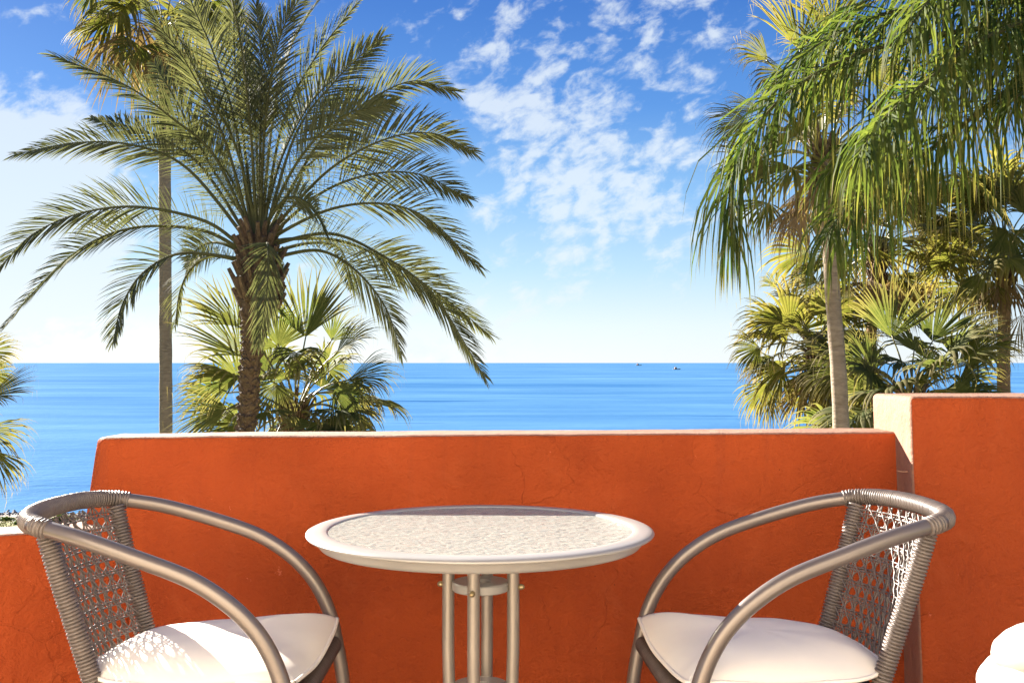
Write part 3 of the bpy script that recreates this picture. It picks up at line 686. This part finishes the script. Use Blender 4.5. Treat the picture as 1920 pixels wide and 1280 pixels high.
fan_palm('fan_palm', 'fan palm with reddish trunk half hidden between the other right hand palms', (1630, 700), (1645, 470), 22.0, .118, 1.3,
    [(1740, 470, 1800, 500, -.3, -.4, dict(droop=.7)), (1720, 430, 1790, 400, 0, 0, dict(droop=.6)), (1570, 490, 1520, 540, -.2, -.2, dict(droop=.8)), (1580, 540, 1555, 600, 0, 0, dict(droop=.8, span=150)), (1690, 520, 1730, 560, -.5, -.6, dict(droop=.8)), (1760, 530, 1740, 600, -.1, -.1, dict(dead=True, span=150)), (1700, 400, 1720, 320, .2, .2, dict(droop=.5))],
    28, 'fan', 'bark_red', 28, 10, 1.4)

# --- the near feather palm whose crown is out of the frame at the right
QY = 7.2; rg = np.random.default_rng(31)
cq = at(2085, 20, QY); g = np.array([cq[0] + .3, QY + .3, GND_Z - .05])
queen = empty('feather_palm', g)
trunk(queen, [g, lerp(g, cq, .5) + [.1, 0, 0], cq], [.19, .15, .12], M['bark_grey'], rg)
QF = [([(2060, 10), (1900, 45), (1740, 68), (1590, 108), (1470, 180), (1398, 270), (1368, 360), (1372, 440)], -.5, .95), ([(2060, 30), (1940, 130), (1830, 215), (1730, 290), (1640, 350), (1580, 400), (1550, 440)], -1.0, .85), ([(2060, 20), (1930, 70), (1800, 120), (1680, 195), (1600, 270), (1550, 330)], -.3, .85),
      ([(2060, 0), (1880, -40), (1720, -30), (1590, 20), (1510, 95)], .6, .9), 
      ([(2070, 40), (2010, 90), (1950, 140), (1900, 190)], -.8, .62), ([(2070, 0), (1950, 30), (1830, 80), (1740, 150), (1660, 220), (1610, 290)], -1.6, .8),
      ([(2060, 0), (1860, 5), (1680, 20), (1540, 80), (1450, 160)], .1, .9), 
      ([(2100, 0), (2200, 60), (2330, 180), (2400, 330)], -.4, .7), ([(2090, 0), (2150, -150), (2260, -220), (2380, -160)], .5, .7), ([(2080, 0), (2020, -170), (1930, -200), (1830, -150)], -.3, .7), ([(2060, 15), (1960, -60), (1840, -75), (1760, -20), (1700, 60)], -.9, .7)]
for i, (pts, dy, l0) in enumerate(QF):
    n = len(pts); ctrl = [at(x, y, QY + dy * (k / (n - 1))) for k, (x, y) in enumerate(pts)]
    ctrl = [cq] + ctrl; mb = MB(); ln = sum(np.linalg.norm(ctrl[k + 1] - ctrl[k]) for k in range(len(ctrl) - 1))
    feather(mb, ctrl, l0, rg, pairs=int(43 * ln), width=.0085, alpha=(62, 34), vee=.1, twist=0.1, hang=.55, flat=True, bare=.08, thin=.1, rr=.026, plumose=.6, roll=1.0)
    o = mb.build('frond', [M['queen'], M['rachis']], queen, smooth=False); o.location = -queen.location
tag(queen, 'near feather palm with long hanging green leaflets filling the upper right', 'palm tree')

# ------------------------------------------------------------------ bistro table
TX, TY = -.0635, 2.14
tb = empty('bistro_table', (TX, TY, 0))
mb = MB(); mb.lathe([(.306, .7185), (.3075, .7208), (.311, .7224), (.322, .7226), (.336, .7220), (.3445, .7204), (.3490, .7180), (.3500, .7158), (.3485, .7136), (.3440, .7122), (.3370, .7118), (.3335, .7112), (.3325, .7085), (.3310, .7070), (.3270, .6990), (.3215, .6925), (.3180, .6918), (.3160, .6940), (.3150, .7040), (.3060, .7055)], seg=160, closed=True)
mb.build('rim', M['table_metal'], tb)
mb = MB(); mb.lathe([(.0001, .7095), (.3145, .7095), (.3148, .7195), (.0001, .7195)], seg=96); mb.build('glass_top', M['glass'], tb, sharp=40)
LEGR = .062; A0 = math.radians(-100)
cr = MB(); cr.lathe([(.021, .597), (.0555, .597), (.058, .5995), (.058, .6125), (.0555, .615), (.021, .615)], seg=64, closed=True); cr.build('collar', M['table_metal'], tb, sharp=40)
cr = MB(); cr.lathe([(.021, .384), (.0555, .384), (.058, .387), (.058, .408), (.0555, .411), (.021, .411)], seg=64, closed=True); cr.build('collar', M['table_metal'], tb, sharp=40)
cr = MB()
for k in range(4):
    a = A0 + k * math.pi / 2; cr.box((math.cos(a) * .16, math.sin(a) * .16, .7005), (.305, .02, .009), a)
cr.build('cross_brace', M['table_leg'], tb, smooth=False)
for k in range(4):
    a = A0 + k * math.pi / 2; d = np.array([math.cos(a), math.sin(a), 0]); c = d * (LEGR + .005)
    mb = MB(); mb.tube(spline([c + [0, 0, .700], c + [0, 0, .5], c + [0, 0, .34], d * .10 + [0, 0, .2], d * .19 + [0, 0, .07], d * .26 + [0, 0, .014]], 40), .0125, 16)
    lg = mb.build('leg', M['table_leg'], tb)
    for z in (.606, .395):
        mb = MB(); q = d * (LEGR + .0165) + [0, 0, z]
        mb.tube([q, q + d * .005, q + d * .009, q + d * .0115], [.006, .006, .005, .002], 12); mb.build('bolt', M['bolt'], lg)
tag(tb, 'round bistro table with frosted glass top and pale metal rim', 'table')

# ------------------------------------------------------------------ wicker armchair
def coil(mb, P, r, pitch=.0066, seg=12, mi=0):
    P = np.asarray(P); ln = np.linalg.norm(np.diff(P, axis=0), axis=1).sum(); k = int(ln / pitch)
    prof = [(0.0, .66), (.10, .90), (.26, 1.0), (.5, 1.03), (.74, 1.0), (.90, .90)]
    rgk = np.random.default_rng(5); f = []; rr = []
    for i in range(k):
        sc = 1 + rgk.normal(0, .014); sh = rgk.normal(0, .03)
        for q, v in prof: f.append((i + min(max(q + (sh if 0 < q else 0), 0), .97)) / k); rr.append(r * v * (sc if v > .7 else 1))
    f.append(1.0); rr.append(r * .66)
    D = spline(P, 400); Q = np.stack([np.interp(f, np.linspace(0, 1, 400), D[:, j]) for j in range(3)], 1)
    mb.tube(Q, rr, seg, mi=mi)

ch = empty('wicker_armchair', (-.60, 2.07, 0))
ARM = [(-.245, .190, .763), (-.160, .215, .746), (-.055, .232, .715), (.040, .238, .681), (.108, .240, .640), (.155, .240, .596), (.185, .240, .551), (.205, .241, .503), (.217, .242, .452), (.233, .243, .362), (.246, .245, .2), (.258, .247, .012)]
BACK = [(-.245, -.190, .763), (-.278, -.160, .767), (-.300, -.100, .770), (-.308, 0, .771), (-.300, .100, .770), (-.278, .160, .767), (-.245, .190, .763)]
for sgn in (-1, 1):
    mb = MB(); mb.tube(spline([(-.262, sgn * .183, .765)] + [(a, sgn * b, c) for a, b, c in ARM], 110), .0148, 18)
    mb.build('arm', M['tube'], ch)
mb = MB(); coil(mb, spline([(-.225, -.197, .759)] + BACK + [(-.225, .197, .759)], 60), .0178); mb.build('top_rail', M['wicker'], ch)
for sgn in (-1, 1):
    up = [(-.243, sgn * .168, .752), (-.216, sgn * .161, .66), (-.184, sgn * .152, .56), (-.152, sgn * .146, .46), (-.138, sgn * .144, .41)]
    mb = MB(); coil(mb, spline(up, 40), .0178); mb.build('back_post', M['wicker'], ch)
    mb = MB(); mb.tube(spline([(-.141, sgn * .1445, .42), (-.152, sgn * .150, .3), (-.205, sgn * .175, .15), (-.262, sgn * .19, .012)], 24), .0135, 14); mb.build('leg', M['tube'], ch)
def cane(wn, t):
    su = lerp(-.150, -.240, t); wu = lerp(.140, .166, t); B = lerp(.035, .056, t)
    return np.array([su - B * (1 - wn * wn), wn * wu, lerp(.452, .757, t)])
def cane_uv(u, v, off):
    """u across (m, +-.19), v up (m, 0...33), lifted off along the panel normal"""
    wn = u / .185; tt = v / .325; p = cane(wn, tt); e = 1e-3
    du = cane(wn + e, tt) - p; dv = cane(wn, tt + e) - p; n = nrm(np.cross(dv, du))
    return p + n * off
mb = MB(); PT = .0305; HU, HV = .178, .322
rgc = np.random.default_rng(9)
def strand(u0, v0, u1, v1, off, ph):
    L = math.hypot(u1 - u0, v1 - v0)
    if L < .02: return
    n = max(4, int(L / .0065)); pts = []
    jit = rgc.normal(0, .0005, 2)
    for i in range(n + 1):
        f = i / n; wv = .0011 * math.sin(2 * math.pi * (f * L / PT) + ph)
        pts.append(cane_uv(lerp(u0, u1, f) + jit[0], lerp(v0, v1, f) + jit[1], off + wv))
    mb.tube(pts, .0018, 6, cap=False)
NR = int(HV / PT) + 1
for k in range(NR + 1):
    v = k * PT
    for o_ in (-.0036, .0036):
        if 0 <= v + o_ <= HV: strand(-HU, v + o_, HU, v + o_, -.0012, k * 2.1)
NCOL = int(HU / PT)
for k in range(-NCOL, NCOL + 1):
    u = k * PT
    for o_ in (-.0036, .0036): strand(u + o_, 0, u + o_, HV, .0012, k * 1.7)
for sg in (-1, 1):
    for k in range(-24, 25):
        c0 = (k + .5) * PT       # line u = sg*v + c0
        pts = []
        vlo, vhi = 0.0, HV
        a, b = (-HU - c0) / sg, (HU - c0) / sg
        lo, hi = max(vlo, min(a, b)), min(vhi, max(a, b))
        if hi - lo > .015: strand(sg * lo + c0, lo, sg * hi + c0, hi, .0036 * sg, k)
o = mb.build('cane_panel', M['wicker'], ch); o['kind'] = 'stuff'
# seat: tubes, dark woven pad
mb = MB(); coil(mb, [(.214, -.226, .448), (.2145, 0, .446), (.214, .226, .448)], .0175, .004); mb.build('front_rail', M['rail_dark'], ch)
for sgn in (-1, 1):
    mb = MB(); mb.tube(spline([(.205, sgn * .222, .442), (.0, sgn * .205, .438), (-.145, sgn * .150, .432)], 16), .012, 12); mb.build('side_rail', M['rail_dark'], ch)
mb = MB()
ns, nw = 26, 26
for i in range(ns):
    s = lerp(-.17, .20, i / (ns - 1)); hw = lerp(.155, .212, i / (ns - 1))
    mb.tube([(s, -hw, .440 + .002 * (i % 2)), (s, 0, .436 + .002 * (i % 2)), (s, hw, .440 + .002 * (i % 2))], .0066, 5, cap=False)
for i in range(nw):
    f = lerp(-1, 1, i / (nw - 1)); mb.tube([(-.17, f * .15, .443), (.02, f * .185, .439), (.20, f * .21, .443)], .0045, 5, cap=False)
o = mb.build('woven_seat', M['wicker_dark'], ch); o['kind'] = 'stuff'
# cushion (a separate thing lying on the seat)
def cushion_mesh():
    out = [(.222, -.226), (.228, -.12), (.230, 0), (.228, .12), (.222, .226), (.12, .215), (0, .205), (-.10, .180), (-.165, .130), (-.188, .06), (-.192, 0), (-.188, -.06), (-.165, -.130), (-.10, -.180), (0, -.205), (.12, -.215)]
    o3 = np.array([(a, b, 0) for a, b in out] + [(out[0][0], out[0][1], 0)])
    E = []
    for i in range(16):   # keep the two front corners sharp
        pass
    seg1 = spline(o3[0:5], 40)[:-1]; seg2 = spline(o3[4:17], 120)[:-1]; E = np.vstack([seg1, seg2]); n = len(E)
    c = np.array([.03, 0, 0]); mb = MB(); rings = 18; rgm = np.random.default_rng(2)
    def rimz(i):
        p = E[i]; return .488 + .010 * max(0, p[0] / .2) * (abs(p[1]) / .2) ** 2 + .0012 * math.sin(i * .31)
    for side in (1, -1):
        vs = [tuple(c + [0, 0, .490 + (.044 if side > 0 else -.036)])]
        for r in range(1, rings + 1):
            q = (r / rings) ** .75
            for i in range(n):
                h = (1 - q ** 3.2) ** .8 if q < 1 else 0
                p = c + (E[i] - c) * q; z = lerp(.490, rimz(i), q)
                wr = .0006 * mnoise.noise(Vector((E[i][0] * 30 + side, E[i][1] * 30, q * 2))) * (q ** 4) * (1 - q) * 8
                wr += .0015 * mnoise.noise(Vector((p[0] * 7, p[1] * 7, 3.0 + side)))
                vs.append((p[0], p[1], z + side * h * (.044 if side > 0 else .034) + wr * (1 if q < 1 else 0)))
        fs = [(0, 1 + i, 1 + (i + 1) % n) for i in range(n)]
        for r in range(rings - 1):
            for i in range(n):
                a, b = 1 + r * n + i, 1 + r * n + (i + 1) % n; fs.append((a, a + n, b + n, b))
        if side < 0: fs = [f[::-1] for f in fs]
        mb.add(vs, fs)
    pm = MB(); PP = np.array([(E[i][0], E[i][1], rimz(i)) for i in list(range(n)) + [0]]); pm.tube(PP, .0042, 8, cap=False)
    return mb, pm
cb, pb = cushion_mesh()
cu = cb.build('seat_cushion', M['cushion']); cu.location = ch.location
pp = pb.build('piping', M['cushion'], cu)
tag(ch, 'dark wicker bistro armchair left of the table, facing right', 'armchair', 'wicker armchairs at the table')
tag(cu, 'cream seat cushion with sun specks on the left armchair', 'cushion', 'cream seat cushions')
ch2 = copy_tree(ch); cu2 = copy_tree(cu)
for o in (ch2, cu2):
    o.location = (.512, 2.085, 0); o.rotation_euler = (0, 0, math.pi + math.radians(3.8))
tag(ch2, 'wicker bistro armchair right of the table with its woven back in sunlight', 'armchair', 'wicker armchairs at the table')
tag(cu2, 'evenly shaded cream seat cushion on the right armchair', 'cushion', 'cream seat cushions')

# ------------------------------------------------------------------ lounge chair with a padded white back cushion, mostly outside the frame
lc = empty('lounge_chair', (.98, 1.38, 0))
mb = MB(); mb.box((0, 0, .30), (.56, .60, .05)); mb.build('seat_frame', M['rail_dark'], lc, smooth=False)
for a in (-1, 1):
    for b in (-1, 1):
        mb = MB(); mb.box((a * .25, b * .27, .14), (.04, .04, .27)); mb.build('leg', M['rail_dark'], lc, smooth=False)
def roll(mb, c, ax, L, r1, r2, n=28, m=26):
    """puffed pad: long axis ax (unit), cross section ellipse r1 (up) x r2"""
    ax = nrm(ax); vs = []
    side = nrm(np.cross(ax, [0, 0, 1.0])); upv = np.cross(side, ax)
    for i in range(m + 1):
        f = -1 + 2 * i / m; k = max(.0, 1 - abs(f) ** 3.2) ** .5
        for j in range(n):
            a = 2 * math.pi * j / n; wr = 1 + .05 * mnoise.noise(Vector((f * 4, math.cos(a) * 2, math.sin(a) * 2 + c[2] * 9)))
            vs.append(np.array(c) + ax * L * f + (side * math.cos(a) * r2 + upv * math.sin(a) * r1) * k * wr)
    fs = [(i * n + j, i * n + (j + 1) % n, (i + 1) * n + (j + 1) % n, (i + 1) * n + j) for i in range(m) for j in range(n)]
    mb.add(vs, fs)
mb = MB()
for k, (px, py, r) in enumerate(((1864, 1240, .070), (1840, 1296, .080), (1822, 1362, .084), (1808, 1432, .084), (1800, 1505, .084))):
    q = at(px, py, 1.36) - np.array(lc.location); L = .24
    roll(mb, q + np.array([L, .06 * L, 0]), (1, .06, 0), L, r * .86, r * 1.3)
o = mb.build('back_cushion', M['white_cushion'], lc)
tag(lc, 'white padded lounge cushion cut off by the lower right corner', 'lounge chair')
